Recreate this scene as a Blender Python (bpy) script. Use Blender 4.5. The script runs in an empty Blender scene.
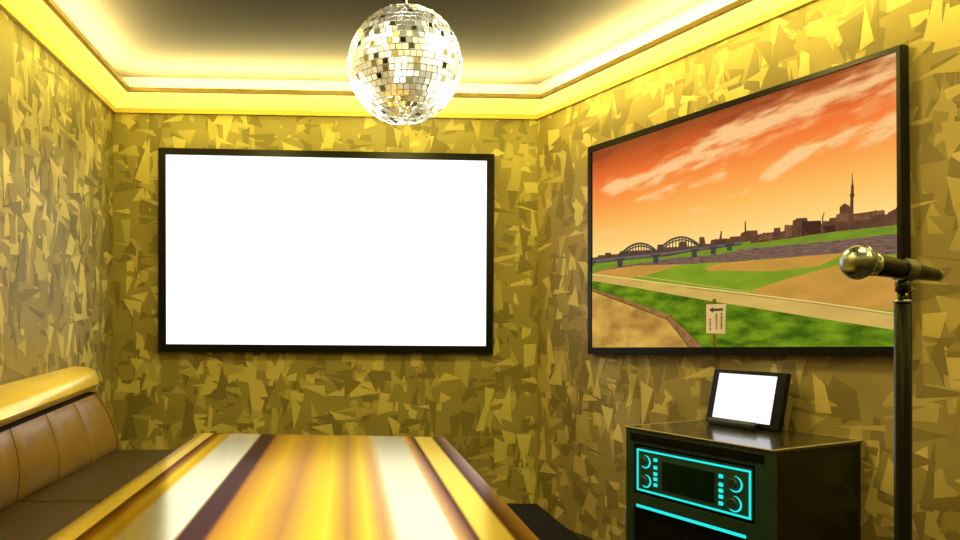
import bpy, bmesh, math, random
from mathutils import Vector, Matrix, noise
random.seed(7)
scene = bpy.context.scene
COL = scene.collection
V = Vector

# ---------------------------------------------------------------- survey helpers
EYE = 1.15
FPX, PX0, PY0 = 700.0, 383.0, 331.0          # focal length in pixels, principal point of the photograph
CAM = V((0, 0, EYE))
def ray(px, py): return V(((px-PX0)/FPX, 1.0, -(py-PY0)/FPX))
def at(px, py, Y): return CAM + ray(px, py)*Y
def hit(px, py, p0, n):
    d = ray(px, py)
    return CAM + d*(n.dot(p0-CAM)/n.dot(d))
def s2l(c):
    c = c/255.0
    return c/12.92 if c <= 0.04045 else ((c+0.055)/1.055)**2.4
def rgb(r, g, b): return (s2l(r), s2l(g), s2l(b), 1.0)

# ---------------------------------------------------------------- materials
def new_mat(name):
    m = bpy.data.materials.new(name); m.use_nodes = True
    nt = m.node_tree
    return m, nt, nt.nodes, nt.links, nt.nodes['Principled BSDF']
def pbr(name, col, rough=0.5, metal=0.0, coat=0.0, var=0.06, scale=30.0, bump=0.0, spec=0.5):
    m, nt, N, L, b = new_mat(name)
    tc = N.new('ShaderNodeTexCoord'); nz = N.new('ShaderNodeTexNoise')
    nz.inputs['Scale'].default_value = scale; nz.inputs['Detail'].default_value = 3
    L.new(tc.outputs['Object'], nz.inputs['Vector'])
    rp = N.new('ShaderNodeValToRGB')
    rp.color_ramp.elements[0].position = 0.3; rp.color_ramp.elements[1].position = 0.7
    rp.color_ramp.elements[0].color = tuple(max(0, c*(1-var)) for c in col[:3])+(1,)
    rp.color_ramp.elements[1].color = tuple(min(1, c*(1+var)) for c in col[:3])+(1,)
    L.new(nz.outputs['Fac'], rp.inputs['Fac']); L.new(rp.outputs['Color'], b.inputs['Base Color'])
    b.inputs['Roughness'].default_value = rough; b.inputs['Metallic'].default_value = metal
    b.inputs['Coat Weight'].default_value = coat; b.inputs['Coat Roughness'].default_value = 0.06
    b.inputs['Specular IOR Level'].default_value = spec
    if bump:
        bp = N.new('ShaderNodeBump'); bp.inputs['Strength'].default_value = bump; bp.inputs['Distance'].default_value = 0.002
        L.new(nz.outputs['Fac'], bp.inputs['Height']); L.new(bp.outputs['Normal'], b.inputs['Normal'])
    return m
def emit(name, col, strength=1.0, col2=None, scale=12.0, stretch=(1, 1, 1)):
    m, nt, N, L, b = new_mat(name)
    N.remove(b)
    e = N.new('ShaderNodeEmission'); e.inputs['Strength'].default_value = strength
    e.inputs['Color'].default_value = col
    if col2:
        tc = N.new('ShaderNodeTexCoord'); mp = N.new('ShaderNodeMapping'); nz = N.new('ShaderNodeTexNoise')
        mp.inputs['Scale'].default_value = stretch
        nz.inputs['Scale'].default_value = scale; nz.inputs['Detail'].default_value = 5
        rp = N.new('ShaderNodeValToRGB')
        rp.color_ramp.elements[0].position = 0.36; rp.color_ramp.elements[1].position = 0.66
        rp.color_ramp.elements[0].color = col; rp.color_ramp.elements[1].color = col2
        L.new(tc.outputs['UV'], mp.inputs['Vector']); L.new(mp.outputs['Vector'], nz.inputs['Vector'])
        L.new(nz.outputs['Fac'], rp.inputs['Fac']); L.new(rp.outputs['Color'], e.inputs['Color'])
    L.new(e.outputs['Emission'], N['Material Output'].inputs['Surface'])
    return m

def paper(name, col):
    m = pbr(name, col, 0.5, var=.10, scale=5, spec=.3)
    return m

M = {}
TONES = [(.19, .150, .050), (.28, .225, .075), (.41, .335, .115), (.53, .44, .155)]
TONR = [(.21, .155, .062), (.30, .225, .090), (.43, .330, .130), (.55, .430, .175)]
PAPER = [paper('wallpaper_gold', c) for c in TONES]
PAPERR = [paper('wallpaper_tan', c) for c in TONR]
M['floor'] = pbr('dark_floor', (.012, .010, .008), 0.35, var=.3)
M['ceiling'] = pbr('dark_brown_ceiling', (.030, .023, .0135), 0.9, var=.03, scale=3, spec=.1)
M['riser'] = pbr('warm_riser_paint', (.16, .125, .062), 0.8, var=.02, spec=.1)
M['cream'] = pbr('cream_cornice_paint', (.78, .66, .30), 0.6, var=.02)
M['lip'] = pbr('ochre_cornice_lip', (.70, .52, .14), 0.55, var=.03)
M['black_gloss'] = pbr('black_gloss_plastic', (.003, .003, .0025), 0.3, spec=.2)
M['black_satin'] = pbr('black_satin', (.01, .01, .009), 0.45)
M['white_screen'] = emit('white_screen_light', (1, 1, 1, 1), 1.5)
M['white_tablet'] = emit('white_tablet_light', (1, 1, 1, 1), 1.15)
M['tan_leather'] = pbr('tan_leather', (.23, .135, .030), 0.34, var=.12, scale=14, bump=.05, spec=.35)
M['brown_leather'] = pbr('dark_brown_leather', (.05, .030, .008), 0.4, spec=.25, var=.15, scale=40, bump=.1)
M['gold_leather'] = pbr('gold_leather', (.95, .70, .13), 0.28, metal=.35, var=.08, scale=6, coat=.3)
M['seam'] = pbr('dark_brown_piping', (.016, .009, .003), 0.9, spec=.1)
M['bench'] = pbr('black_leather', (.003, .003, .003), 0.6, var=.2, spec=.04)
M['chrome'] = pbr('warm_chrome', (.62, .66, .72), 0.18, metal=1.0)
M['steel'] = pbr('grey_steel', (.24, .26, .29), 0.3, metal=1.0)
M['grille'] = pbr('microphone_grille', (.42, .46, .54), 0.24, metal=1.0, scale=400, var=.25, bump=.3)
M['mic_black'] = pbr('microphone_black', (.004, .004, .005), 0.2, spec=.5)
M['pole'] = pbr('stand_black', (.004, .005, .007), 0.2, spec=.3)
M['tile'] = pbr('mirror_tile', (.95, .93, .80), 0.36, metal=1.0, var=.04)
M['tile_dark'] = pbr('mirror_tile_dark_reflection', (.03, .028, .015), 0.3, metal=1.0)  # dark reflection painted in as the tile's colour
M['tile_mid'] = pbr('mirror_tile_olive_reflection', (.34, .30, .12), 0.3, metal=1.0)  # duller olive reflection, also put into the tile colour
M['core'] = pbr('ball_core', (.12, .11, .06), 0.6)
M['cab'] = pbr('cabinet_black_lacquer', (.005, .005, .003), 0.25, var=.15, spec=.3)
M['cab_front'] = pbr('cabinet_dark_green_grey', (.020, .040, .028), 0.3, spec=.3, var=.1)
M['cab_panel'] = pbr('console_panel_green_grey', (.024, .060, .040), 0.35, spec=.3, var=.1)
M['cab_top'] = pbr('cabinet_top_gloss', (.035, .028, .016), 0.2, coat=.3, var=.1)
M['edge'] = pbr('pale_edge_strip', (.55, .52, .32), 0.4)
M['teal'] = emit('teal_light', (.02, .84, .78, 1), 1.05)
M['display'] = pbr('dark_green_display', (.004, .012, .005), 0.2)
M['cradle'] = pbr('cradle_blue_grey', (.012, .018, .024), 0.22)
M['cord'] = pbr('cord_gold', (.5, .42, .18), 0.5)

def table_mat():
    """lacquer with reflection streaks painted in as lengthwise metallic bands (UV.x across the table, metres) under a clear coat"""
    m, nt, N, L, b = new_mat('gold_painted_reflections')
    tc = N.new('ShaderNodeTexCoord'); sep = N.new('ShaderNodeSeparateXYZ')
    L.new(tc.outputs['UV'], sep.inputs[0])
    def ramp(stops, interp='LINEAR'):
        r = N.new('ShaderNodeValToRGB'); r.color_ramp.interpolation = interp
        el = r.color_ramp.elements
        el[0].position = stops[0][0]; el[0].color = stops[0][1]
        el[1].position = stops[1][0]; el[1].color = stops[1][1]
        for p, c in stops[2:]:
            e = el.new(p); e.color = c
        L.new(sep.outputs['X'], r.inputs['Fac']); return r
    W = (.98, .93, .70, 1); Y_ = (.95, .66, .06, 1); B = (.20, .10, .012, 1); O = (.66, .38, .03, 1); C = (.98, .78, .20, 1); T = (.26, .13, .02, 1)  # band colours carry the painted reflections, white to brown
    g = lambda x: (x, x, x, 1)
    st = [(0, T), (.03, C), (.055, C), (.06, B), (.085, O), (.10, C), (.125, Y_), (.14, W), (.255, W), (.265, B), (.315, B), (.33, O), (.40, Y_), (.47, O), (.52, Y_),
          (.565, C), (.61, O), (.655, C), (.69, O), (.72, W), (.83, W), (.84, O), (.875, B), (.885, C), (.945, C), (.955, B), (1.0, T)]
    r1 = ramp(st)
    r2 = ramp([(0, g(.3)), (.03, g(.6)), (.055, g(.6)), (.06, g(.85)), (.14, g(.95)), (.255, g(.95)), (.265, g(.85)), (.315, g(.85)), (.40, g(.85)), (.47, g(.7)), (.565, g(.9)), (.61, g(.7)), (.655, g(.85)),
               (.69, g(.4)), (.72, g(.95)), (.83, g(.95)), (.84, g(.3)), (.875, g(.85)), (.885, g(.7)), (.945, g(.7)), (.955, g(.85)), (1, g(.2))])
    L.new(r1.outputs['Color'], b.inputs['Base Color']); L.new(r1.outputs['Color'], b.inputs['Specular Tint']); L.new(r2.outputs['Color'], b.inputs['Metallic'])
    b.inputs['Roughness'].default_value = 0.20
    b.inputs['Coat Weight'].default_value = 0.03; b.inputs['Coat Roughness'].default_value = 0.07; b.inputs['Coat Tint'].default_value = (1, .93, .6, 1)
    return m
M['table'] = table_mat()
M['table_edge'] = pbr('gold_table_edge', (.95, .75, .2), 0.25, metal=.8)
M['table_base'] = pbr('dark_table_base', (.03, .02, .01), 0.4)

# ---------------------------------------------------------------- object helpers
def obj(name, bm, mats, parent=None, smooth=False, recalc=True):
    if recalc: bmesh.ops.recalc_face_normals(bm, faces=bm.faces)
    me = bpy.data.meshes.new(name); bm.to_mesh(me); bm.free()
    for m in (mats if isinstance(mats, (list, tuple)) else [mats]): me.materials.append(m)
    if smooth:
        for p in me.polygons: p.use_smooth = True
    o = bpy.data.objects.new(name, me); COL.objects.link(o)
    if parent: 
        o.parent = parent
        o.matrix_parent_inverse = parent.matrix_world.inverted() if False else Matrix.Translation(-parent.location) @ Matrix.Identity(4) if not parent.rotation_euler.z else parent_inv(parent)
    return o
def parent_inv(p):
    return (Matrix.Translation(p.location) @ p.rotation_euler.to_matrix().to_4x4()).inverted()
def thing(name, label, cat, loc, group=None):
    o = bpy.data.objects.new(name, None); COL.objects.link(o)
    o.location = loc; o.empty_display_size = 0.1
    o['label'] = label; o['category'] = cat
    if group: o['group'] = group
    return o
def structure(o): o['kind'] = 'structure'; return o

def quad_prism(bm, front, depth_vec, mat=0):
    """prism: polygon 'front' (list of points) extruded by depth_vec"""
    a = [bm.verts.new(p) for p in front]; b = [bm.verts.new(V(p)+depth_vec) for p in front]
    fs = [bm.faces.new(a), bm.faces.new(b[::-1])]
    n = len(a)
    for i in range(n):
        fs.append(bm.faces.new((a[i], b[i], b[(i+1) % n], a[(i+1) % n])))
    for f in fs: f.material_index = mat
    return fs
def box(bm, c, ax, ay, az, sx, sy, sz, mat=0):
    """oriented box, centre c, unit axes, full sizes"""
    p = [c + ax*(sx/2*i) + ay*(sy/2*j) - az*(sz/2) for i, j in ((-1, -1), (1, -1), (1, 1), (-1, 1))]
    return quad_prism(bm, p, az*sz, mat)
def bevel(bm, w, seg=2):
    bmesh.ops.recalc_face_normals(bm, faces=bm.faces)
    bmesh.ops.bevel(bm, geom=list(bm.edges), offset=w, segments=seg, affect='EDGES', profile=0.5, clamp_overlap=True)
def frame_axes(d):
    d = d.normalized(); up = V((0, 0, 1)) if abs(d.z) < .95 else V((1, 0, 0))
    x = d.cross(up).normalized(); return x, x.cross(d).normalized(), d
def lathe(bm, p0, d, prof, seg=32, mat=0, caps=True):
    """prof: list of (distance along d, radius)"""
    x, y, d = frame_axes(d); rings = []
    for t, r in prof:
        rings.append([bm.verts.new(p0 + d*t + (x*math.cos(2*math.pi*k/seg) + y*math.sin(2*math.pi*k/seg))*max(r, 1e-5)) for k in range(seg)])
    for a, b in zip(rings, rings[1:]):
        for k in range(seg):
            f = bm.faces.new((a[k], a[(k+1) % seg], b[(k+1) % seg], b[k])); f.material_index = mat
    if caps:
        for r in (rings[0], rings[-1]):
            f = bm.faces.new(r); f.material_index = mat

Z = V((0, 0, 1))
# ---------------------------------------------------------------- room shell
BL, BR = V((-1.609, 4.172, 0)), V((.953, 4.306, 0))
FR, FL = V((3.661, -1.3, 0)), V((-1.328, -1.3, 0))
ROOM = [BL, BR, FR, FL]
CEIL, SOFF = 2.66, 2.475
def shard(r):
    """one angular shard of the wallpaper print, points in metres about its centre"""
    k = r.random()
    if k < .42:      # upright spike
        w, h = r.uniform(.05, .13), r.uniform(.10, .30); f = r.choice((-1, 1))
        return [(-w*r.uniform(.35, .6), -h*.45*f), (w*r.uniform(.35, .6), (-h*.45+r.uniform(-.03, .05))*f), (w*r.uniform(-.35, .35), h*.55*f)]
    if k < .72:      # lying spike
        w, h = r.uniform(.10, .28), r.uniform(.035, .10); f = r.choice((-1, 1))
        return [(-w*.45*f, -h*r.uniform(.3, .6)), ((-w*.45+r.uniform(-.02, .05))*f, h*r.uniform(.3, .6)), (w*.55*f, h*r.uniform(-.4, .4))]
    if k < .9:       # irregular four-cornered piece
        w, h = r.uniform(.06, .15), r.uniform(.08, .20)
        return [(-w*r.uniform(.2, .6), -h*r.uniform(.2, .6)), (w*r.uniform(.2, .6), -h*r.uniform(.3, .55)), (w*r.uniform(.25, .6), h*r.uniform(.0, .5)), (-w*r.uniform(0, .5), h*r.uniform(.35, .6))]
    w = r.uniform(.08, .16); a = r.uniform(0, 6.28)
    return [(w*.6*math.cos(a+q), w*.6*math.sin(a+q)) for q in (0, r.uniform(1.7, 2.5), r.uniform(3.6, 4.6))]
def wall(name, a, b, mats, seed, dens=240, span=None):
    d = (b-a).normalized(); n = V((d.y, -d.x, 0))
    mid = sum((V(p) for p in ROOM), V())/4
    if n.dot(mid-a) < 0: n = -n
    bm = bmesh.new(); r = random.Random(seed)
    L_ = (b-a).length
    quad_prism(bm, [a, b, b+Z*CEIL, a+Z*CEIL], -n*0.12, 1)
    N_ = int(dens*L_*SOFF)
    for k in range(N_):
        cu, cz = r.uniform(0, L_), r.uniform(0, SOFF); off = n*(.0002+.0016*k/N_)
        rot = r.gauss(0, .12); cr, sr = math.cos(rot), math.sin(rot)
        pts = [(min(L_, max(0, cu+x*cr-y*sr)), min(SOFF, max(0, cz+x*sr+y*cr))) for x, y in [(p*.88, q*.88) for p, q in shard(r)]]
        area = abs(sum(p[0]*q[1]-q[0]*p[1] for p, q in zip(pts, pts[1:]+pts[:1])))
        if area < 1e-4: continue
        f = bm.faces.new([bm.verts.new(a+d*u+Z*z+off) for u, z in pts])
        f.normal_update()
        if f.normal.dot(n) < 0: f.normal_flip()
        f.material_index = r.choices((0, 1, 2, 3), (.33, .27, .23, .17))[0]
    return structure(obj(name, bm, mats, recalc=False)), n, d
wb, nB, dB = wall('wall_back', BL, BR, PAPER, 3)
wr, nR, dR = wall('wall_right', BR, FR, PAPERR, 5)
wf, nF, dF = wall('wall_front', FR, FL, PAPER, 8, 60)
wl, nL, dL = wall('wall_left', FL, BL, PAPER, 11)

bm = bmesh.new(); quad_prism(bm, [p+V((0, 0, 0)) for p in ROOM], V((0, 0, -.1))); structure(obj('floor', bm, M['floor']))
bm = bmesh.new(); quad_prism(bm, [p+Z*CEIL for p in ROOM], V((0, 0, .1))); structure(obj('ceiling', bm, M['ceiling']))

def inset(ds):
    """room footprint moved inwards by ds[i] on wall i"""
    ns = [nB, nR, nF, nL]; out = []
    lines = [(ROOM[i]+ns[i]*ds[i], ROOM[(i+1) % 4]-ROOM[i]) for i in range(4)]
    for i in range(4):
        p, d = lines[i-1]; q, e = lines[i]
        den = d.x*e.y-d.y*e.x; t = ((q.x-p.x)*e.y-(q.y-p.y)*e.x)/den
        out.append(p+d*t)
    return out
LED = [.33, .20, .30, .20]
I0 = inset([0.0]*4); I1 = inset(LED); I1b = inset([x-.022 for x in LED]); Ic = inset([.022]*4); Ir = inset([.012]*4)
def soffit_mat(strength):  # glow added to the cornice itself, standing in for light falling on it
    m, nt, N, L, b = new_mat('cornice_added_glow')
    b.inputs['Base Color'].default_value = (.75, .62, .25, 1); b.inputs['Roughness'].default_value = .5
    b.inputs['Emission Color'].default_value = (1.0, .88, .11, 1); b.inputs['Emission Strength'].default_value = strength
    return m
SOFFIT = {'back': soffit_mat(1.35), 'right': soffit_mat(1.9), 'front': soffit_mat(1.3), 'left': soffit_mat(.95)}  # added glow set per side; the front one is unseen
for i, side in enumerate(('back', 'right', 'front', 'left')):
    j = (i+1) % 4
    bm = bmesh.new()     # cornice shelf
    quad_prism(bm, [I0[i]+Z*SOFF, I0[j]+Z*SOFF, I1b[j]+Z*SOFF, I1b[i]+Z*SOFF], Z*.02)
    structure(obj('trim_cornice_'+side, bm, SOFFIT[side]))
    bm = bmesh.new()     # upstand lip that hides the light strip
    quad_prism(bm, [I1b[i]+Z*(SOFF-.003), I1b[j]+Z*(SOFF-.003), I1[j]+Z*(SOFF-.003), I1[i]+Z*(SOFF-.003)], Z*.022)
    structure(obj('trim_lip_'+side, bm, M['lip']))
    bm = bmesh.new()     # thin moulding where wall and cornice meet
    quad_prism(bm, [I0[i]+Z*(SOFF-.028), I0[j]+Z*(SOFF-.028), Ic[j]+Z*(SOFF-.028), Ic[i]+Z*(SOFF-.028)], Z*.028)
    structure(obj('trim_moulding_'+side, bm, M['lip']))
    bm = bmesh.new()     # painted riser above the shelf
    quad_prism(bm, [I0[i]+Z*(SOFF+.02), I0[j]+Z*(SOFF+.02), Ir[j]+Z*(SOFF+.02), Ir[i]+Z*(SOFF+.02)], Z*(CEIL-SOFF-.02))
    structure(obj('trim_riser_'+side, bm, M['riser']))

def add_light(name, kind, loc, rot=None, target=None, **kw):
    l = bpy.data.lights.new(name, kind)
    for k, v in kw.items(): setattr(l, k, v)
    o = bpy.data.objects.new(name, l); COL.objects.link(o); o.location = loc
    if target is not None: o.rotation_euler = (V(target)-V(loc)).to_track_quat('-Z', 'Y').to_euler()
    if rot is not None: o.rotation_euler = rot
    return o
COVE = (1.0, .86, .36)
Im = inset([.17, .10, .15, .10])
for i in range(4):
    a, b = Im[i], Im[(i+1) % 4]; d = b-a
    o = add_light('cove_strip_lamp', 'AREA', (a+b)/2+Z*(SOFF+.035), rot=(math.pi, 0, -math.atan2(d.y, d.x)), shape='RECTANGLE', size=d.length-.1, size_y=.04,
                  energy=72*d.length, color=COVE)
    o.rotation_euler = Matrix(((d.normalized()), (Z.cross(d.normalized())), Z)).transposed().to_euler()
    o.rotation_euler = (Matrix(((d.normalized()), (Z.cross(d.normalized())), Z)).transposed() @ Matrix.Rotation(math.pi, 3, 'X')).to_euler()

# slim strip lamps added under the cornice to brighten the upper walls
Iw = inset([x-.03 for x in LED])
for i, e in ((0, 3.2), (1, 5.0), (3, 2.2)):
    a, b = Iw[i]-Z*(-SOFF+.004), Iw[(i+1) % 4]-Z*(-SOFF+.004); d = (b-a).normalized(); n = (nB, nR, nF, nL)[i]
    zax = (Z*math.cos(math.radians(38)) + n*math.sin(math.radians(38)))       # lamp shines along -zax: down and to the wall
    o = add_light('added_wall_wash', 'AREA', (a+b)/2, shape='RECTANGLE', size=(b-a).length, size_y=.025, energy=e*(b-a).length, color=(1.0, .88, .15))
    o.rotation_euler = Matrix((d, zax.cross(d), zax)).transposed().to_euler()
# unseen yellow lamps added under the ceiling to brighten walls and seating
for x, y, e in ((-.6, 1.0, 15), (.3, 2.7, 24), (-.7, 2.9, 12), (1.1, 1.0, 18), (2.1, .2, 16)):
    add_light('added_ceiling_fill', 'AREA', V((x, y, CEIL-.03)), rot=(0, 0, 0), shape='DISK', size=.22, energy=e, color=(1.0, .83, .20))
# ---------------------------------------------------------------- framed screens
def plane_pts(pts, p0, n): return [hit(px, py, p0, n) for px, py in pts]
def tv(root, wall_p, n, outer, inner, depth, mats, frame_name='frame'):
    """frame ring with depth on the wall; returns the inner corner points on the front plane"""
    p0 = wall_p + n*depth
    O = plane_pts(outer, p0, n); I = plane_pts(inner, p0, n)
    bm = bmesh.new()
    c = sum(O, V())/4
    O2 = [o + (c-o)*.006 for o in O]
    rings = [[o-n*(depth-.004) for o in O], [o-n*.012 for o in O], O2, [i+n*0 for i in I], [i-n*.012 for i in I]]
    vs = [[bm.verts.new(p) for p in r] for r in rings]
    for a, b in zip(vs, vs[1:]):
        for k in range(4): bm.faces.new((a[k], a[(k+1) % 4], b[(k+1) % 4], b[k]))
    bm.faces.new(vs[0]); bm.faces.new(vs[-1])
    obj(frame_name, bm, mats, root)
    return I, p0
# white projection screen on the back wall
pw = BL
outer = [(157.5, 147), (495, 153.5), (493.5, 354), (157.5, 352)]
inner = [(165.5, 154.3), (487, 160.6), (486, 346), (166, 344)]
cB = sum(plane_pts(outer, pw, nB), V())/4
root = thing('wall_screen', 'large blank white lit screen in thin black frame on the back wall', 'screen', V((cB.x, cB.y, cB.z)))
I, p0 = tv(root, pw, nB, outer, inner, .045, M['black_gloss'])
bm = bmesh.new(); quad_prism(bm, [p-nB*.008 for p in I], -nB*.003); obj('screen_panel', bm, M['white_screen'], root)

# picture screen on the right wall
pr = BR
outer = [(587, 147), (901, 43.5), (904.5, 357), (587, 354.5)]
inner = [(591, 152), (896, 51), (897.5, 346.5), (591, 347.5)]
cR = sum(plane_pts(outer, pr, nR), V())/4
root = thing('wall_display', 'wide black framed display showing an orange sunset riverside on the right wall', 'screen', V((cR.x, cR.y, cR.z)))
I, p0 = tv(root, pr, nR, outer, inner, .05, M['black_gloss'])
bm = bmesh.new()
uvl = bm.loops.layers.uv.new('UVMap'); cl = bm.loops.layers.float_color.new('picture')
PIC = p0 - nR*.0115
PM = []        # material slots of the picture
def slot(m):
    if m not in PM: PM.append(m)
    return PM.index(m)
def vcol():
    m, nt, N, L, b = new_mat('sunset_sky_picture'); N.remove(b)
    e = N.new('ShaderNodeEmission'); a = N.new('ShaderNodeVertexColor'); a.layer_name = 'picture'
    L.new(a.outputs['Color'], e.inputs['Color']); L.new(e.outputs['Emission'], N['Material Output'].inputs['Surface'])
    return m
sky = vcol(); slot(sky)
def lerp(a, b, t): return tuple(x+(y-x)*t for x, y in zip(a, b))
def clamp(x, a=0.0, b=1.0): return max(a, min(b, x))
def sstep(a, b, x):
    t = clamp((x-a)/(b-a)); return t*t*(3-2*t)
GR = [(0.40, (255, 226, 152)), (.48, (255, 214, 126)), (.60, (254, 190, 96)), (.72, (252, 156, 72)), (.83, (244, 120, 52)), (.92, (205, 95, 42)), (1.0, (150, 78, 36))]
def skycol(u, v):
    for (a, ca), (b, cb) in zip(GR, GR[1:]):
        if v <= b: c = lerp(ca, cb, clamp((v-a)/(b-a))); break
    else: c = GR[-1][1]
    def n_(x, y, s=0): return noise.fractal(V((x, y, s)), 0.9, 2.1, 5)
    warp = n_(u*3, v*3, 4)*.05
    def streak(u0, v0, u1, v1, w, dens, seed):
        du, dv = u1-u0, v1-v0; L_ = math.hypot(du, dv); t = ((u-u0)*du+(v-v0)*dv)/L_/L_; d = ((v-v0)*du-(u-u0)*dv)/L_ + warp
        env = math.exp(-(d/w)**2)*sstep(-.12, .12, t)*sstep(1.12, .9, t)
        x = (u*du+v*dv)/L_; y = (v*du-u*dv)/L_
        k = n_(x*5+seed, y*20, seed)*.6 + n_(x*14, y*44, seed+9)*.4
        return sstep(.22, .98, env*.80+k*dens*1.15*(.35+env))*sstep(.05, .5, env)
    a = max(streak(.06, .78, .62, .86, .055, .7, 1.3), streak(.50, .86, 1.05, .95, .10, .6, 3.1), streak(.20, .68, .55, .75, .035, .8, 5.7),
            streak(.66, .66, 1.05, .80, .045, .8, 8.2), streak(.30, .85, .72, .91, .035, .8, 11.4), streak(.42, .58, .62, .65, .02, .9, 14.0)*.7, streak(.02, .55, .12, .56, .03, .8, 17)*.6)
    c = lerp(c, (255, 206, 142), a*.92)
    dk = sstep(.1, .5, n_(u*4, v*9, 21)+.25)*sstep(.86, .98, v)*.5*(1-a)
    return lerp(c, (140, 62, 34), dk)
A0, A1, A2, A3 = [q-nR*.0115 for q in I]      # TL TR BR BL
def pic(u, v): return (A3.lerp(A2, u)).lerp(A0.lerp(A1, u), v)
NU, NV = 230, 130
grid = [[bm.verts.new(pic(i/NU, .36+.64*j/NV)) for i in range(NU+1)] for j in range(NV+1)]
gcol = [[tuple(s2l(c) for c in skycol(i/NU, .36+.64*j/NV))+(1,) for i in range(NU+1)] for j in range(NV+1)]
for j in range(NV):
    for i in range(NU):
        f = bm.faces.new((grid[j][i], grid[j][i+1], grid[j+1][i+1], grid[j+1][i])); f.material_index = 0
        for l, (jj, ii) in zip(f.loops, ((j, i), (j, i+1), (j+1, i+1), (j+1, i))): l[cl] = gcol[jj][ii]
lay = [0]
RU = (A2-A3).normalized()
def poly(pts, mat, new=True):
    """flat shape of the picture, pts in photograph pixels, lying on the panel"""
    if new: lay[0] += 1
    ps = [hit(x, y, PIC, nR)+nR*(.0002*lay[0]) for x, y in pts]
    f = bm.faces.new([bm.verts.new(p) for p in ps]); f.material_index = slot(mat)
    for l in f.loops: l[uvl].uv = ((l.vert.co-A3).dot(RU), l.vert.co.z)
def strip(pts, w, mat, new=True):
    for k, ((x0, y0), (x1, y1)) in enumerate(zip(pts, pts[1:])):
        L_ = math.hypot(x1-x0, y1-y0) or 1; nx, ny = -(y1-y0)/L_*w/2, (x1-x0)/L_*w/2
        poly([(x0+nx, y0+ny), (x1+nx, y1+ny), (x1-nx, y1-ny), (x0-nx, y0-ny)], mat, new and k == 0)
def A(*p): return [(580+x/3.376, 200+y/3.376) for x, y in p]
def B(*p): return [(740+x/4.912, 160+y/4.912) for x, y in p]
def C2(*p): return [(570+x/1.587, 30+y/1.587) for x, y in p]
E_ = lambda n, c, c2=None, s=10, st=(1, 1, 1): emit('picture_'+n, rgb(*c), 1.0, rgb(*c2) if c2 else None, s, st)
city = E_('city', (112, 74, 50), (88, 58, 42), 25); cityd = E_('city_dark', (70, 44, 30)); cityl = E_('city_light', (134, 92, 62), (112, 76, 52), 30)
fargrass = E_('far_bank', (126, 150, 40), (112, 134, 44), 14, (1, 4, 1)); river = E_('river', (84, 70, 72), (150, 112, 84), 9, (3, 30, 1))
field = E_('field', (122, 150, 32), (140, 162, 42), 6, (1, 3, 1)); tan = E_('dirt_field', (206, 150, 66), (186, 142, 60), 7, (1, 3, 1))
path = E_('path', (214, 178, 92), (198, 164, 84), 6, (1, 4, 1)); line_ = E_('path_edge', (240, 220, 130)); lineb = E_('path_edge_dark', (140, 110, 50))
grass = E_('grass', (62, 92, 14), (122, 152, 28), 9, (1, 2.6, 1)); dirt = E_('dirt_path', (160, 112, 48), (222, 180, 84), 5, (1, 1.6, 1))
curb = E_('kerb', (160, 116, 66), (134, 94, 52), 20); curbd = E_('kerb_shadow', (86, 62, 30)); bridge = E_('bridge', (74, 66, 62)); bridgel = E_('bridge_deck', (112, 98, 92))
wood = E_('sign_post', (110, 84, 26)); board = E_('sign_board', (226, 194, 128), (206, 172, 104), 8); ink = E_('sign_ink', (84, 66, 40))
# ground
poly([(591, 262), (680, 247), (746, 240), (896.5, 225), (897.5, 346.5), (591, 347.5)], field)
# skyline
poly(A((38, 196), (60, 192), (62, 186), (84, 186), (86, 178), (104, 178), (106, 184), (130, 182), (138, 172), (150, 172), (200, 170), (260, 168), (262, 150), (280, 150), (282, 160), (335, 158), (337, 140), (360, 140), (362, 158),
       (403, 156), (403, 128), (407, 124), (420, 126), (424, 148), (440, 148), (442, 136), (456, 132), (470, 132), (476, 104), (480, 106), (478, 130), (505, 130), (507, 124), (540, 122), (546, 114), (556, 110), (556, 72), (560, 72), (562, 108), (574, 104), (576, 150), (300, 196), (38, 214)), city)
poly(B((-5, 385), (8, 358), (24, 352), (25, 302), (28, 302), (30, 348), (86, 345), (88, 366), (130, 357), (165, 355), (168, 335), (198, 331), (200, 352), (218, 348), (220, 318), (258, 320), (260, 296), (274, 294), (275, 287), (330, 283), (333, 300), (397, 297),
       (402, 318), (404, 296), (402, 284), (413, 256), (416, 258), (409, 285), (410, 300), (438, 300), (440, 286), (472, 282), (474, 268), (490, 264), (490, 232), (515, 212), (541, 228), (543, 184), (539, 172), (544, 164), (546, 128), (549, 118), (550, 62), (553, 62), (556, 118), (560, 130), (560, 165), (564, 172), (558, 186), (558, 264),
       (580, 262), (664, 250), (666, 242), (672, 250), (710, 246), (712, 268), (724, 266), (728, 258), (764, 240), (766, 234), (784, 232), (784, 345), (450, 375), (-5, 420)), city)
poly(B((305, 302), (397, 297), (397, 360), (305, 370)), cityd); poly(B((412, 325), (470, 318), (470, 352), (412, 360)), cityd, False)
poly(B((560, 275), (640, 262), (640, 290), (560, 296)), cityl, False); poly(B((476, 272), (534, 262), (534, 300), (476, 306)), cityl, False); poly(B((224, 322), (256, 320), (256, 372), (224, 378)), cityl, False)
poly(B((92, 368), (160, 360), (160, 385), (92, 396)), cityl, False); poly(B((650, 256), (706, 250), (706, 268), (650, 274)), cityl, False)
for k in range(46):      # window rows of the far town
    x = random.uniform(20, 770); y = 405-x*.1-random.uniform(8, 42)
    poly(B((x, y), (x+random.uniform(5, 12), y-1), (x+9, y+3), (x, y+4)), random.choice((cityd, cityl, cityd)), k == 0)
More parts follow.
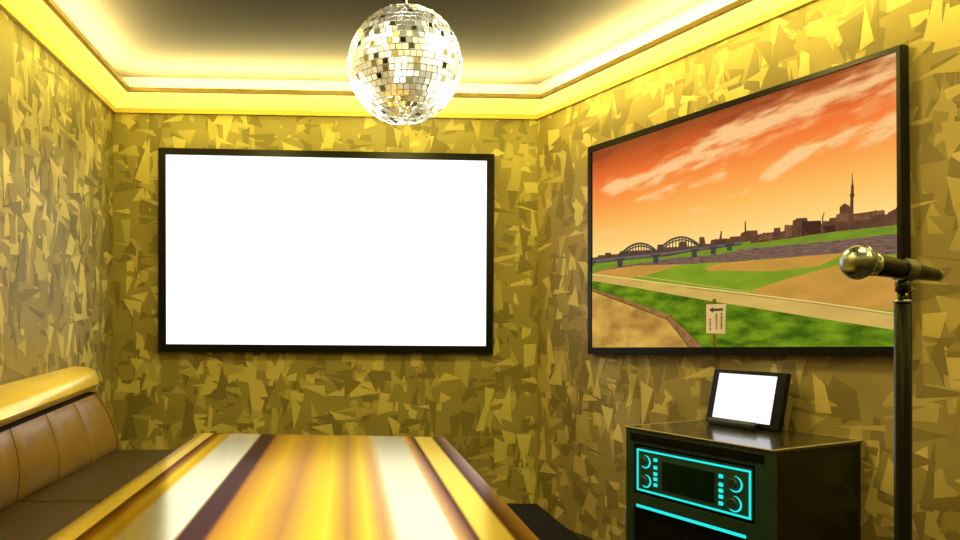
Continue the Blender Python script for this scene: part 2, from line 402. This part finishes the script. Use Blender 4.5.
# far bank and river
poly(A((36, 208), (130, 204), (300, 190), (405, 168), (576, 138), (576, 166), (450, 188), (250, 205), (36, 236)), fargrass)
poly(B((-8, 414), (60, 410), (250, 384), (450, 354), (784, 318), (784, 366), (500, 398), (300, 420), (-8, 448)), fargrass, False)
poly(A((36, 246), (130, 224), (240, 208), (300, 197), (450, 186), (560, 170), (576, 168), (576, 205), (430, 213), (340, 218), (200, 222), (90, 236), (36, 248)), river)
poly(B((-8, 440), (300, 412), (500, 393), (784, 360), (784, 462), (600, 470), (330, 476), (-8, 494)), river, False)
poly(A((38, 206), (125, 206), (125, 222), (38, 243)), fargrass)
# playing fields
poly(A((46, 246), (90, 235), (200, 221), (345, 217), (240, 250), (170, 264), (60, 252)), tan)
poly(A((418, 230), (470, 214), (576, 204), (640, 200), (900, 178), (810, 222), (660, 240), (576, 240), (440, 239)), tan, False)
poly(C2((284, 415), (340, 396), (430, 372), (519, 364), (519, 446), (440, 440), (320, 424)), tan, False)
strip(A((195, 256), (360, 280), (574, 311)), .9, path)
# long path
poly(A((36, 250), (180, 268), (360, 292), (576, 318), (800, 346), (1072, 385), (1073, 440), (800, 398), (576, 362), (400, 334), (200, 298), (36, 272)), path)
strip(A((36, 250), (180, 267), (360, 291), (576, 317), (800, 345), (1072, 384)), .8, line_); strip(A((360, 296), (576, 322), (800, 350), (1072, 390)), .6, lineb)
# near grass
poly(A((36, 272), (200, 298), (400, 334), (576, 362), (800, 398), (1073, 440), (1073, 495), (36, 498)), grass)
poly(A((37.5, 302), (130, 332), (298, 397), (372, 497.5), (37.5, 498)), dirt)
poly(A((37.5, 298), (140, 330), (304, 388), (418, 496.5), (372, 497.5), (296, 402), (136, 341), (37.5, 304)), curb)
strip(A((37.5, 305), (136, 342), (296, 403), (370, 496)), .8, curbd); strip(A((304, 388), (416, 495)), .6, curbd, False)
for x0, y0, x1, y1 in ((300, 390, 294, 402), (335, 424, 322, 436), (362, 448, 346, 464), (384, 470, 360, 484)): strip(A((x0, y0), (x1, y1)), .6, curbd, False)
# bridge
def arch(x0, y0, xm, ym, x1, y1, n=14):
    out = []
    for k in range(n+1):
        t = k/n; bx = x0+(x1-x0)*t; by = y0+(y1-y0)*t
        h = (y0+y1)/2-ym; out.append((bx, by-h*(1-(2*t-1)**2)))
    return out
poly(A((36, 204), (130, 192), (260, 180), (410, 160), (548, 140), (548, 150), (410, 170), (260, 192), (130, 206), (36, 216)), bridgel)
strip(A((36, 214), (130, 204), (260, 191), (410, 169), (548, 150)), 1.1, bridge); strip(A((36, 203), (130, 192), (260, 179), (410, 159), (548, 139)), .6, bridge, False)
for args in ((134, 190, 205, 147, 264, 176), (262, 176, 350, 126, 410, 158)):
    o_ = arch(*args); i_ = arch(args[0]+9, args[1]-2, args[2]+4, args[3]+9, args[4]-7, args[5]-1)
    strip(A(*o_), 1.9, bridge, False); strip(A(*i_), 1.4, bridge, False)
    for k in range(2, 13):
        x, y = o_[k]; t = (x-args[0])/(args[4]-args[0]); yb = args[1]+(args[5]-args[1])*t+2
        strip(A((x, y), (x, yb)), .95, bridge, False)
for x, y, h in ((137, 203, 24), (258, 190, 24), (388, 172, 22), (452, 162, 22), (506, 153, 18), (40, 212, 10)):
    poly(A((x-16, y-4), (x+16, y-8), (x+15, y-1), (x+9, y+3), (x+8, y+h), (x-8, y+h), (x-9, y+4), (x-15, y+2)), bridge, False)
# sign board
poly(A((450, 335), (462, 334), (462, 497), (450, 497)), wood)
poly(A((428, 352), (496, 350), (493, 453), (427, 450)), board)
poly(A((437, 371), (452, 362), (452, 367), (485, 365), (485, 374), (452, 376), (452, 381)), ink)
for x, ya, yb in ((480, 381, 437), (463, 384, 442), (442, 402, 440)):
    y = ya
    while y < yb-3:
        w = random.uniform(2.2, 4.2); h = random.uniform(2.5, 4.5)
        poly(A((x-w, y), (x+w*.6, y-.5), (x+w, y+h), (x-w*.7, y+h+.5)), ink, False)
        strip(A((x-w*.9, y+h*.5), (x+w*1.1, y+h*.4)), .35, ink, False)
        y += h+random.uniform(1.5, 3)
strip(A((428, 352), (496, 350), (493, 453), (427, 450), (428, 352)), .35, ink, False)
obj('screen_picture', bm, PM, root, recalc=False)

# ---------------------------------------------------------------- mirror ball
YB = 2.2; cb = at(404.5, 66, YB); RB = 59.5/700*YB*.955
root = thing('mirror_ball', 'silver mirror ball hanging on a thin cord from the dark ceiling', 'disco ball', V((cb.x, cb.y, CEIL)))
bm = bmesh.new(); bmesh.ops.create_uvsphere(bm, u_segments=48, v_segments=32, radius=RB*.975); bmesh.ops.translate(bm, verts=bm.verts, vec=cb)
obj('core', bm, M['core'], root, smooth=True)
bm = bmesh.new(); ROWS = 30
rnd = random.Random(11)
for r in range(ROWS):
    la0 = -math.pi/2+math.pi*(r+.05)/ROWS; la1 = -math.pi/2+math.pi*(r+.95)/ROWS; lam = (la0+la1)/2
    n = max(5, round(2*math.pi*math.cos(lam)/(math.pi/ROWS)))
    for k in range(n):
        lo = 2*math.pi*(k+.5)/n + r*.9; g = 2*math.pi/n*.45
        nn = V((math.cos(lam)*math.cos(lo), math.cos(lam)*math.sin(lo), math.sin(lam)))
        ex = V((-math.sin(lo), math.cos(lo), 0)); ey = nn.cross(ex)
        jx, jy = rnd.gauss(0, .09), rnd.gauss(0, .09)
        m3 = (nn+ex*jx+ey*jy).normalized(); ex2 = (ex-m3*ex.dot(m3)).normalized(); ey2 = m3.cross(ex2)
        w = RB*math.cos(lam)*g; h = RB*(la1-la0)/2; c = cb+nn*RB*.985
        p = [c+ex2*(-w)+ey2*(-h), c+ex2*w+ey2*(-h), c+ex2*w+ey2*h, c+ex2*(-w)+ey2*h]
        w2 = .9
        a = [bm.verts.new(q) for q in p]; top = [bm.verts.new(c+(q-c)*w2+m3*.0018) for q in p]
        f = bm.faces.new(top); q_ = rnd.random(); f.material_index = 1 if q_ < .035 else (2 if q_ < .12 else 0)
        for s in range(4): bm.faces.new((a[s], a[(s+1) % 4], top[(s+1) % 4], top[s]))
obj('mirror_tiles', bm, [M['tile'], M['tile_dark'], M['tile_mid']], root)
bm = bmesh.new(); lathe(bm, cb+Z*(RB*.96), Z, [(0, .022), (.014, .022), (.018, .008), (.035, .008)], 20); obj('hanging_cap', bm, M['steel'], root, True)
bm = bmesh.new(); lathe(bm, cb+Z*(RB*.96+.03), Z, [(0, .0022), (CEIL-(cb.z+RB*.96+.03)-.012, .0022)], 10); obj('cord', bm, M['cord'], root, True)
bm = bmesh.new(); lathe(bm, V((cb.x, cb.y, CEIL-.018)), Z, [(0, .03), (.012, .04), (.018, .04)], 24); obj('ceiling_mount', bm, M['steel'], root, True)
# unseen spots added to put white highlights on the ball
vv = (CAM-cb).normalized(); rx = V((0, 0, 1)).cross(vv).normalized(); ry = vv.cross(rx)
for (hx, hy, en, dist) in ((-.40, .38, 26, 1.5), (.55, .28, 26, 1.4), (-.62, -.45, 22, 1.2), (.62, -.42, 24, 1.3), (.0, -.02, 10, 1.8)):
    nz_ = math.sqrt(max(.05, 1-hx*hx-hy*hy)); nn = rx*hx+ry*hy+vv*nz_
    Ld = (nn*(2*nn.dot(vv))-vv).normalized(); p = cb+Ld*dist
    add_light('added_ball_spot', 'SPOT', p, target=cb, energy=en*11, color=(1, .96, .80), spot_size=math.radians(19), spot_blend=.4, shadow_soft_size=.06)

# ---------------------------------------------------------------- table
ZT = .72
tfl = hit(200, 433, V((0, 0, ZT)), Z); tfr = hit(444, 437, V((0, 0, ZT)), Z)
def along(p, Y, k): return V((p.x+k*(p.y-Y), Y, p.z))
tnl, tnr = along(tfl, 1.0, .0514), along(tfr, 1.0, .0535)
root = thing('table', 'glossy golden table with reflection streaks painted into mirror-like lacquer in the foreground', 'table', V((-.2, 1.9, 0)))
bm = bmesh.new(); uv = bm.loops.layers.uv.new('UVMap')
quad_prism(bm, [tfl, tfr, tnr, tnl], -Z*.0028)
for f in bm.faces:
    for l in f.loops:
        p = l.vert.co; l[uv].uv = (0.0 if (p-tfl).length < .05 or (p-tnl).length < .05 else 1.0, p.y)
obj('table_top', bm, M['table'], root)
bm = bmesh.new()
ct = (tfl+tfr+tnl+tnr)/4
quad_prism(bm, [p+(p-ct).normalized()*.009-Z*.003 for p in (tfl, tfr, tnr, tnl)], -Z*.035); bevel(bm, .004)
obj('table_edge', bm, M['table_edge'], root)
for y in (1.35, 2.5):
    bm = bmesh.new(); c = V((-.235-.0514*(y-1.9), y, 0))
    lathe(bm, c, Z, [(0, .20), (.015, .20), (.03, .06), (.06, .045), (.60, .045), (.64, .10), (.672, .10)], 28); obj('pedestal', bm, M['table_base'], root, True)

# ---------------------------------------------------------------- sofa along the left wall
YE, YN, PW = 3.524, 1.0, .36
def SP(off, Y, z): return V((-1.395-.0514*Y+off, Y, z))
def rf_off(Y): return min(.25, .144+.0868*(YE-Y))
def rf_z(Y): return .853-.026*min(YE-Y, 1.6)
def tp_z(Y): return .974-.050*min(YE-Y, 1.3)
SEAT = .556; JO = .252
root = thing('sofa', 'brown leather banquette sofa with gold padded top along the left wall', 'sofa', SP(.4, 2.3, 0))
def loft(bm, secs, closed=True, caps=True):
    vs = [[bm.verts.new(p) for p in s] for s in secs]; n = len(vs[0])
    for a, b in zip(vs, vs[1:]):
        for k in range(n if closed else n-1): bm.faces.new((a[k], a[(k+1) % n], b[(k+1) % n], b[k]))
    if caps: bm.faces.new(vs[0]); bm.faces.new(vs[-1][::-1])
ys = [YE - t*(YE-YN)/24 for t in range(25)]
# golden top roll
def roll_sec(Y, s=1.0):
    fo, fz, tz = rf_off(Y), rf_z(Y), tp_z(Y); o0 = .012
    pr_ = [(o0, fz-.01), (o0, tz-.012), (o0+.012, tz), (fo*.55, tz-.002), (fo*.74, tz-.010), (fo*.88, tz-.020), (fo*.955, tz-.034), (fo, tz-.055), (fo+.003, fz+.034), (fo-.004, fz+.026), (fo-.026, fz)]
    cx = sum(p[0] for p in pr_)/len(pr_); cz = sum(p[1] for p in pr_)/len(pr_)
    return [SP(cx+(o-cx)*s, Y, cz+(z-cz)*s) for o, z in pr_]
bm = bmesh.new()
secs = [roll_sec(YE, .90), roll_sec(YE-.006, .97), roll_sec(YE-.016, 1)] + [roll_sec(y) for y in ys[1:]]
loft(bm, secs); o = obj('top_roll', bm, M['gold_leather'], root, True); o['label'] = 'gold padded top roll'
m_ = o.modifiers.new('es', 'EDGE_SPLIT'); m_.split_angle = math.radians(38)
# back board behind the panels with dark groove
def back_line(Y, t):
    """front of the backrest at height fraction t (0 seat, 1 under the roll)"""
    fo, fz = rf_off(Y)-.012, rf_z(Y)-.004
    o_ = JO+(fo-JO)*t; z = SEAT-.01+(fz-SEAT+.01)*t
    return o_+.022*math.sin(math.pi*t)*(1), z
bm = bmesh.new(); secs = []
for y in ys:
    s = [SP(.012, y, SEAT-.06), SP(.012, y, rf_z(y)-.012)] + [SP(back_line(y, t)[0]-.016, y, back_line(y, t)[1]) for t in (.985, .8, .6, .4, .2, 0)] + [SP(JO-.016, y, SEAT-.06)]
    secs.append(s)
loft(bm, secs); obj('back_board', bm, M['seam'], root)
# padded panels
npan = int((YE-YN)/PW)
for k in range(npan):
    y1 = YE-k*PW-.003; y0 = y1-PW+.006
    bm = bmesh.new(); NA, NB = 14, 14
    g = []
    for j in range(NB+1):
        t = j/NB*.955; row = []
        for i in range(NA+1):
            s = i/NA; y = y0+(y1-y0)*s
            bul = .7*(1-abs(2*s-1)**4.0)**.6*(1-abs(2*j/NB-1)**5.0)**.6
            o_, z = back_line(y, t); row.append(bm.verts.new(SP(o_-.012+.026*bul, y, z)))
        g.append(row)
    for j in range(NB):
        for i in range(NA): bm.faces.new((g[j][i], g[j][i+1], g[j+1][i+1], g[j+1][i]))
    obj('backrest_panel', bm, M['tan_leather'], root, True)
# end trim of the back
bm = bmesh.new()
secs = []
for y in (YE+.002, YE-.012):
    secs.append([SP(.014, y, SEAT-.06), SP(.014, y, rf_z(y)-.006)] + [SP(back_line(YE, t)[0]+.004, y, back_line(YE, t)[1]) for t in (.985, .8, .6, .4, .2, 0)] + [SP(JO+.004, y, SEAT-.06)])
loft(bm, secs); obj('end_panel', bm, M['tan_leather'], root)
# seat cushions
y1 = YE
while y1 > YN+.3:
    y0 = max(YN, y1-3*PW); bm = bmesh.new()
    c = (y0+y1)/2; p = [SP(JO-.03, y0+.002, SEAT-.14), SP(JO+.52, y0+.002, SEAT-.14), SP(JO+.52, y1-.002, SEAT-.14), SP(JO-.03, y1-.002, SEAT-.14)]
    quad_prism(bm, p, Z*.14); bevel(bm, .018, 3)
    obj('seat_cushion', bm, M['brown_leather'], root, True); y1 = y0
bm = bmesh.new(); quad_prism(bm, [SP(.012, YN, 0), SP(JO+.47, YN, 0), SP(JO+.47, YE-.01, 0), SP(.012, YE-.01, 0)], Z*(SEAT-.142))
obj('base', bm, M['seam'], root)

# ---------------------------------------------------------------- dark bench to the right of the table
root = thing('bench', 'low black leather bench beside the right side of the golden table', 'bench', V((.42, 2.0, 0)))
zb = .5
bfr = hit(537.5, 503, V((0, 0, zb)), Z); bnr = V((hit(590, 540, V((0, 0, zb)), Z).x+.055, 1.3, zb))
bfl = V((bfr.x-.42, bfr.y+.0, zb)); bnl = V((bnr.x-.42, 1.3, zb))
bm = bmesh.new(); quad_prism(bm, [bfl, bfr, bnr, bnl], -Z*.10); bevel(bm, .010, 2); obj('seat', bm, M['bench'], root)
for (px_, py_) in ((bfl.x+.05, bfl.y-.06), (bfr.x-.05, bfr.y-.06), (bnl.x+.05, bnl.y+.06), (bnr.x-.05, bnr.y+.06)):
    bm = bmesh.new(); box(bm, V((px_, py_, .2)), V((1, 0, 0)), V((0, 1, 0)), Z, .05, .05, .4); bevel(bm, .004); obj('leg', bm, M['black_satin'], root)

# ---------------------------------------------------------------- karaoke cabinet
cax = V((.483, -1, 0)).normalized()            # along its front, towards the viewer
cin = V((-cax.y, cax.x, 0))                    # from the front towards the wall
if cin.x < 0: cin = -cin
ZC = .746
cA = hit(626.5, 424, V((0, 0, ZC)), Z)         # far front corner
CW, CD = .668, .505
cC = hit(773, 450, V((0, 0, ZC)), Z)
cA = cC - cax*CW
# keep clear of the wall
gap = (cA+cin*CD-BR).dot(nR)
cA = cA + nR*max(0, .003-gap); cC = cA+cax*CW
ctr = (cA+cC)/2+cin*(CD/2)
root = thing('karaoke_cabinet', 'black cabinet with teal lit control console standing against the right wall', 'cabinet', V((ctr.x, ctr.y, 0)))
O0 = V((cA.x, cA.y, 0))
def CP(u, w, z): return O0+cax*u+cin*w+Z*z      # u along the front, w into the depth
def cbox(bm, u0, u1, w0, w1, z0, z1, mat=0):
    return quad_prism(bm, [CP(u0, w0, z0), CP(u1, w0, z0), CP(u1, w1, z0), CP(u0, w1, z0)], Z*(z1-z0), mat)
bm = bmesh.new(); cbox(bm, .004, CW-.004, .03, CD, .0, ZC-.014); bevel(bm, .003); obj('body', bm, M['cab'], root)
bm = bmesh.new(); cbox(bm, 0, CW, 0, CD, ZC-.013, ZC); bevel(bm, .003, 2); o = obj('top_board', bm, M['cab_top'], root)
bm = bmesh.new()
for (a, b) in (((0, 0), (CW, 0)), ((CW, 0), (CW, CD)), ((0, 0), (0, CD)), ((0, CD), (CW, CD))):
    cbox(bm, min(a[0], b[0])-.001, max(a[0], b[0])+.001, min(a[1], b[1])-.0012, max(a[1], b[1])+.001, ZC-.0028, ZC+.0008)
obj('edge_strip', bm, M['edge'], root)
fp = CP(0, 0, 0)
def cuv(px, py, w=0.0):
    h = hit(px, py, fp+cin*w, cin); return (h-O0).dot(cax), h.z
def D(x, y): return (620+x/4.156, 410+y/4.156)
# front surround
bm = bmesh.new()
zt = ZC-.014
u0, z_ = cuv(*D(56, 140)); u1, _ = cuv(*D(560, 240)); zlo = cuv(*D(60, 345))[1]; zhi = cuv(*D(60, 138))[1]
u0 = max(.02, u0); u1 = min(CW-.03, u1)
cbox(bm, .004, u0, 0.0, .03, 0, zt); cbox(bm, u1, CW-.004, 0.0, .03, 0, zt); cbox(bm, u0, u1, 0.0, .03, zhi, zt); cbox(bm, u0, u1, 0.0, .03, zlo-.055, zlo)
cbox(bm, u0, u1, 0.0, .03, 0, .05)
obj('front_frame', bm, M['cab_front'], root)
bm = bmesh.new(); cbox(bm, .03, CW-.03, -.004, 0.0, zt-.040, zt-.006); bevel(bm, .002); obj('top_rail', bm, M['cab'], root)
bm = bmesh.new(); cbox(bm, u0+.004, u1-.004, .018, .03, zlo+.004, zhi-.004); obj('console_bezel', bm, M['cab'], root)
bm = bmesh.new(); cbox(bm, u0+.014, u1-.014, .010, .018, zlo+.012, zhi-.012); bevel(bm, .002); obj('control_panel', bm, M['cab_panel'], root)
W0 = .010
def crect(pts):     # average rectangle on the front from four pixel corners
    q = [cuv(*D(*p), W0) for p in pts]
    return (q[0][0]+q[3][0])/2, (q[1][0]+q[2][0])/2, (q[2][1]+q[3][1])/2, (q[0][1]+q[1][1])/2
ru0, ru1, rz0, rz1 = crect(((70, 157), (548, 255), (543, 458), (73, 330)))
t = .0075
bm = bmesh.new()
cbox(bm, ru0, ru1, W0-.003, W0-.0002, rz1-t, rz1); cbox(bm, ru0, ru1, W0-.003, W0-.0002, rz0, rz0+t)
cbox(bm, ru0, ru0+t, W0-.003, W0-.0002, rz0+t, rz1-t); cbox(bm, ru1-t, ru1, W0-.003, W0-.0002, rz0+t, rz1-t)
o = obj('light_frame', bm, M['teal'], root); o['label'] = 'glowing teal outline around the console'
a0, a1, b0, b1 = crect(((178, 213), (396, 260), (390, 388), (174, 330)))
bm = bmesh.new(); cbox(bm, a0, a1, W0-.003, W0-.0002, b0, b1); bevel(bm, .0012); obj('display_window', bm, M['display'], root)
lb = [cuv(*D(149, y), W0) for y in (208, 240, 266, 288, 312)]; rb_ = [cuv(*D(421, y), W0) for y in (275, 310, 335, 360, 388)]
for u, z in lb+rb_:
    bm = bmesh.new(); s = .0085; cbox(bm, u-s, u+s, W0-.005, W0-.0002, z-s*.82, z+s*.82); bevel(bm, .001)
    o = obj('button', bm, M['teal'], root); o['label'] = 'square glowing teal button'
for x, y, r in ((104, 213, .024), (106, 293, .024), (477, 306, .026), (474, 388, .026)):
    u, z = cuv(*D(x, y), W0); c = CP(u, W0-.0002, z)
    bm = bmesh.new(); lathe(bm, c, -cin, [(0, r*.8), (.014, r*.78), (.018, r*.66)], 32); k_ = obj('knob', bm, M['cab_front'], root)
    bm = bmesh.new()
    for q in range(30):     # crescent of light round the knob
        f0, f1 = -2.1+4.2*q/30-.5, -2.1+4.2*(q+1)/30-.5
        w0 = .0065*max(.12, math.cos((f0+.5)*.72)); w1 = .0065*max(.12, math.cos((f1+.5)*.72))
        P = lambda f, rr: c+cax*(math.cos(f)*rr)+Z*(math.sin(f)*rr)
        quad_prism(bm, [P(f0, r), P(f1, r), P(f1, r+w1), P(f0, r+w0)], -cin*.003)
    bmesh.ops.remove_doubles(bm, verts=bm.verts, dist=1e-6)
    o = obj('light_ring', bm, M['teal'], k_); o.matrix_parent_inverse = k_.matrix_parent_inverse.inverted() @ Matrix.Translation(-root.location) if False else Matrix.Identity(4)
    o['label'] = 'teal light crescent around the knob'
# teal bar under the console
p1 = cuv(*D(70, 403)); p2 = cuv(*D(525, 518)); zbar = (p1[1]+p2[1])/2
bm = bmesh.new(); cbox(bm, p1[0], p2[0], -.004, -.0003, zbar-.006, zbar+.006); bevel(bm, .0015); o = obj('light_bar', bm, M['teal'], root); o['label'] = 'glowing teal bar below the console'
bm = bmesh.new(); cbox(bm, u0+.004, u1-.004, .012, .03, .054, zlo-.058); obj('lower_panel', bm, M['cab'], root)

# ---------------------------------------------------------------- tablet in its cradle
tb = hit(705, 423, V((0, 0, ZC)), Z); te = hit(775.5, 433.6, V((0, 0, ZC)), Z)
tx = (te-tb).normalized(); tn = V((-tx.y, tx.x, 0)); tn = tn if tn.x > 0 else -tn
TWd = (te-tb).length*1.035; TH = .236; TT = .026; lean = math.radians(13)
tup = (Z*math.cos(lean)+tn*math.sin(lean)); tback = (tn*math.cos(lean)-Z*math.sin(lean))
tb = tb + Z*.0085
def TP(u, h, w): return tb+tx*u+tup*h+tback*w
root = thing('tablet', 'black tablet with blank white screen standing in a cradle on the black cabinet', 'tablet', V(tb+tx*TWd/2))
bm = bmesh.new(); quad_prism(bm, [TP(0, 0, 0), TP(TWd, 0, 0), TP(TWd, TH, 0), TP(0, TH, 0)], tback*TT); bevel(bm, .006, 3); obj('casing', bm, M['black_gloss'], root)
bm = bmesh.new(); quad_prism(bm, [TP(.035, .022, -.0012), TP(TWd-.042, .022, -.0012), TP(TWd-.042, TH-.018, -.0012), TP(.035, TH-.018, -.0012)], tback*.001); obj('screen_panel', bm, M['white_tablet'], root)
root = thing('tablet_cradle', 'dark blue-grey cradle bar holding the tablet on the black cabinet', 'tablet stand', V((TP(TWd*.4, 0, 0).x, TP(TWd*.4, 0, 0).y, ZC)))
bm = bmesh.new(); s0 = TP(.045, 0, 0); s0.z = ZC+.0185; s0 -= tn*.024
lathe(bm, s0, tx, [(0, .012), (.006, .0175), (.225, .0175), (.231, .012)], 24); obj('front_bar', bm, M['cradle'], root, True).modifiers.new('es', 'EDGE_SPLIT').split_angle = math.radians(35)
bm = bmesh.new(); q = TP(.05, 0, 0)
a = V((q.x, q.y, ZC))-tn*.03; quad_prism(bm, [a, a+tx*.215, a+tx*.215+tn*.15, a+tn*.15], Z*.002); obj('foot_plate', bm, M['cradle'], root)
bm = bmesh.new(); r0 = TP(.12, .02, TT+.002); r1 = TP(.20, .02, TT+.002); r2 = TP(.20, .15, TT+.002); r3 = TP(.12, .15, TT+.002)
f_ = [r0, r1, r2, r3]; quad_prism(bm, f_, tback*.006); obj('rear_support', bm, M['cradle'], root)
bm = bmesh.new(); s = V((r2.x+r3.x, r2.y+r3.y, r2.z+r3.z))/2-tup*.03+tback*.006
e = V((s.x, s.y, ZC+.002))+tn*.035; box(bm, (s+e)/2, tx, (s-e).normalized().cross(tx).normalized(), (s-e).normalized(), .05, .006, (s-e).length); obj('strut', bm, M['cradle'], root)

# ---------------------------------------------------------------- microphone and stand
YM = 1.2
mh = at(858.5, 262, YM); mt = at(941, 276, YM+.05)
ax_ = (mt-mh).normalized(); ML = (mt-mh).length*.955
clip_t = ML*.575
def mp_(t): return mh+ax_*t
root = thing('microphone', 'black and silver microphone lying in the clip on top of the stand', 'microphone', mp_(clip_t))
RH = .0285
bm = bmesh.new(); prof = [(-RH*math.cos(a), RH*math.sin(a)) for a in [math.pi*k/24 for k in range(0, 19)]]
prof = [(t*(.98), r) for t, r in prof] + [(RH*.86, RH*.66), (RH*.98, RH*.62)]
lathe(bm, mh, ax_, prof, 40); obj('grille', bm, M['grille'], root, True)
bm = bmesh.new(); lathe(bm, mh+ax_*.0005, ax_, [(-.0035, RH*.97), (-.003, RH*1.06), (.003, RH*1.06), (.0035, RH*.97)], 40); obj('grille_band', bm, M['steel'], root, True)
bm = bmesh.new(); lathe(bm, mh, ax_, [(RH*.90, .0185), (RH*1.0, .0205), (RH*1.12, .0205), (RH*1.2, .0185)], 36); obj('collar', bm, M['chrome'], root, True)
bm = bmesh.new(); lathe(bm, mh, ax_, [(RH*1.15, .0185), (RH*1.4, .0190), (ML*.62, .0155), (ML*.97, .0112), (ML*.985, .0105)], 36); obj('handle', bm, M['mic_black'], root, True).modifiers.new('es', 'EDGE_SPLIT').split_angle = math.radians(40)
bm = bmesh.new(); lathe(bm, mh, ax_, [(ML*.975, .0108), (ML*1.0, .0108), (ML*1.01, .0085)], 30); obj('connector', bm, M['steel'], root, True)
# stand
pc = at(903, 300, YM+.026)
axis = V((pc.x, pc.y, 0))
clipc = mp_(clip_t)
root = thing('microphone_stand', 'tall black microphone stand with round pole right of the cabinet', 'microphone stand', axis)
x_, y_, d_ = frame_axes(ax_)
bm = bmesh.new(); ri, ro = .0172, .0208; segs = 28; hw = .011
secs = []
for k in range(segs+1):
    f = math.radians(90+22)+math.radians(316)*k/segs
    f = math.pi/2+math.radians(25)+math.radians(310)*k/segs
    dv = (x_*math.cos(f)+y_*math.sin(f))
    secs.append([clipc+dv*ri-ax_*hw, clipc+dv*ro-ax_*hw, clipc+dv*ro+ax_*hw, clipc+dv*ri+ax_*hw])
loft(bm, secs); obj('clip', bm, M['steel'], root)
ztop = at(903, 303, YM+.026).z; zmid = at(903, 284, YM+.026).z
bm = bmesh.new(); lathe(bm, V((axis.x, axis.y, 0)), Z, [(ztop-.012, .0085), (zmid-.010, .0085)], 24); obj('inner_tube', bm, M['mic_black'], root, True)
bm = bmesh.new(); lathe(bm, V((axis.x, axis.y, 0)), Z, [(zmid-.014, .0105), (zmid-.012, .0118), (zmid+.004, .0118), (zmid+.007, .0085), (clipc.z-ro+.001, .0075)], 24); obj('clip_mount', bm, M['mic_black'], root, True)
bm = bmesh.new(); lathe(bm, V((axis.x, axis.y, 0)), Z, [(.02, .0132), (ztop-.003, .0132), (ztop, .0112)], 32); obj('pole', bm, M['pole'], root, True).modifiers.new('es', 'EDGE_SPLIT').split_angle = math.radians(35)
bm = bmesh.new(); lathe(bm, V((axis.x, axis.y, 0)), Z, [(ztop-.0, .0140), (ztop+.004, .0140), (ztop+.006, .010)], 28); obj('collar', bm, M['steel'], root, True)
bm = bmesh.new(); lathe(bm, V((axis.x, axis.y, 0)), Z, [(0, .14), (.012, .14), (.022, .12), (.03, .03), (.045, .018)], 40); obj('base', bm, M['pole'], root, True)

# ---------------------------------------------------------------- world, camera
w = bpy.data.worlds.new('World'); scene.world = w; w.use_nodes = True
w.node_tree.nodes['Background'].inputs['Color'].default_value = (.02, .017, .01, 1)
cd = bpy.data.cameras.new('Camera'); cd.sensor_width = 36; cd.lens = FPX/960*36
cd.shift_x = (480-PX0)/960; cd.shift_y = (PY0-270)/960; cd.clip_start = .05
co = bpy.data.objects.new('Camera', cd); COL.objects.link(co); co.location = CAM; co.rotation_euler = (math.pi/2, 0, 0)
scene.camera = co
vs = scene.view_settings
vs.view_transform = 'Standard'; vs.look = 'None'; vs.gamma = 1; vs.exposure = 0; vs.use_curve_mapping = False
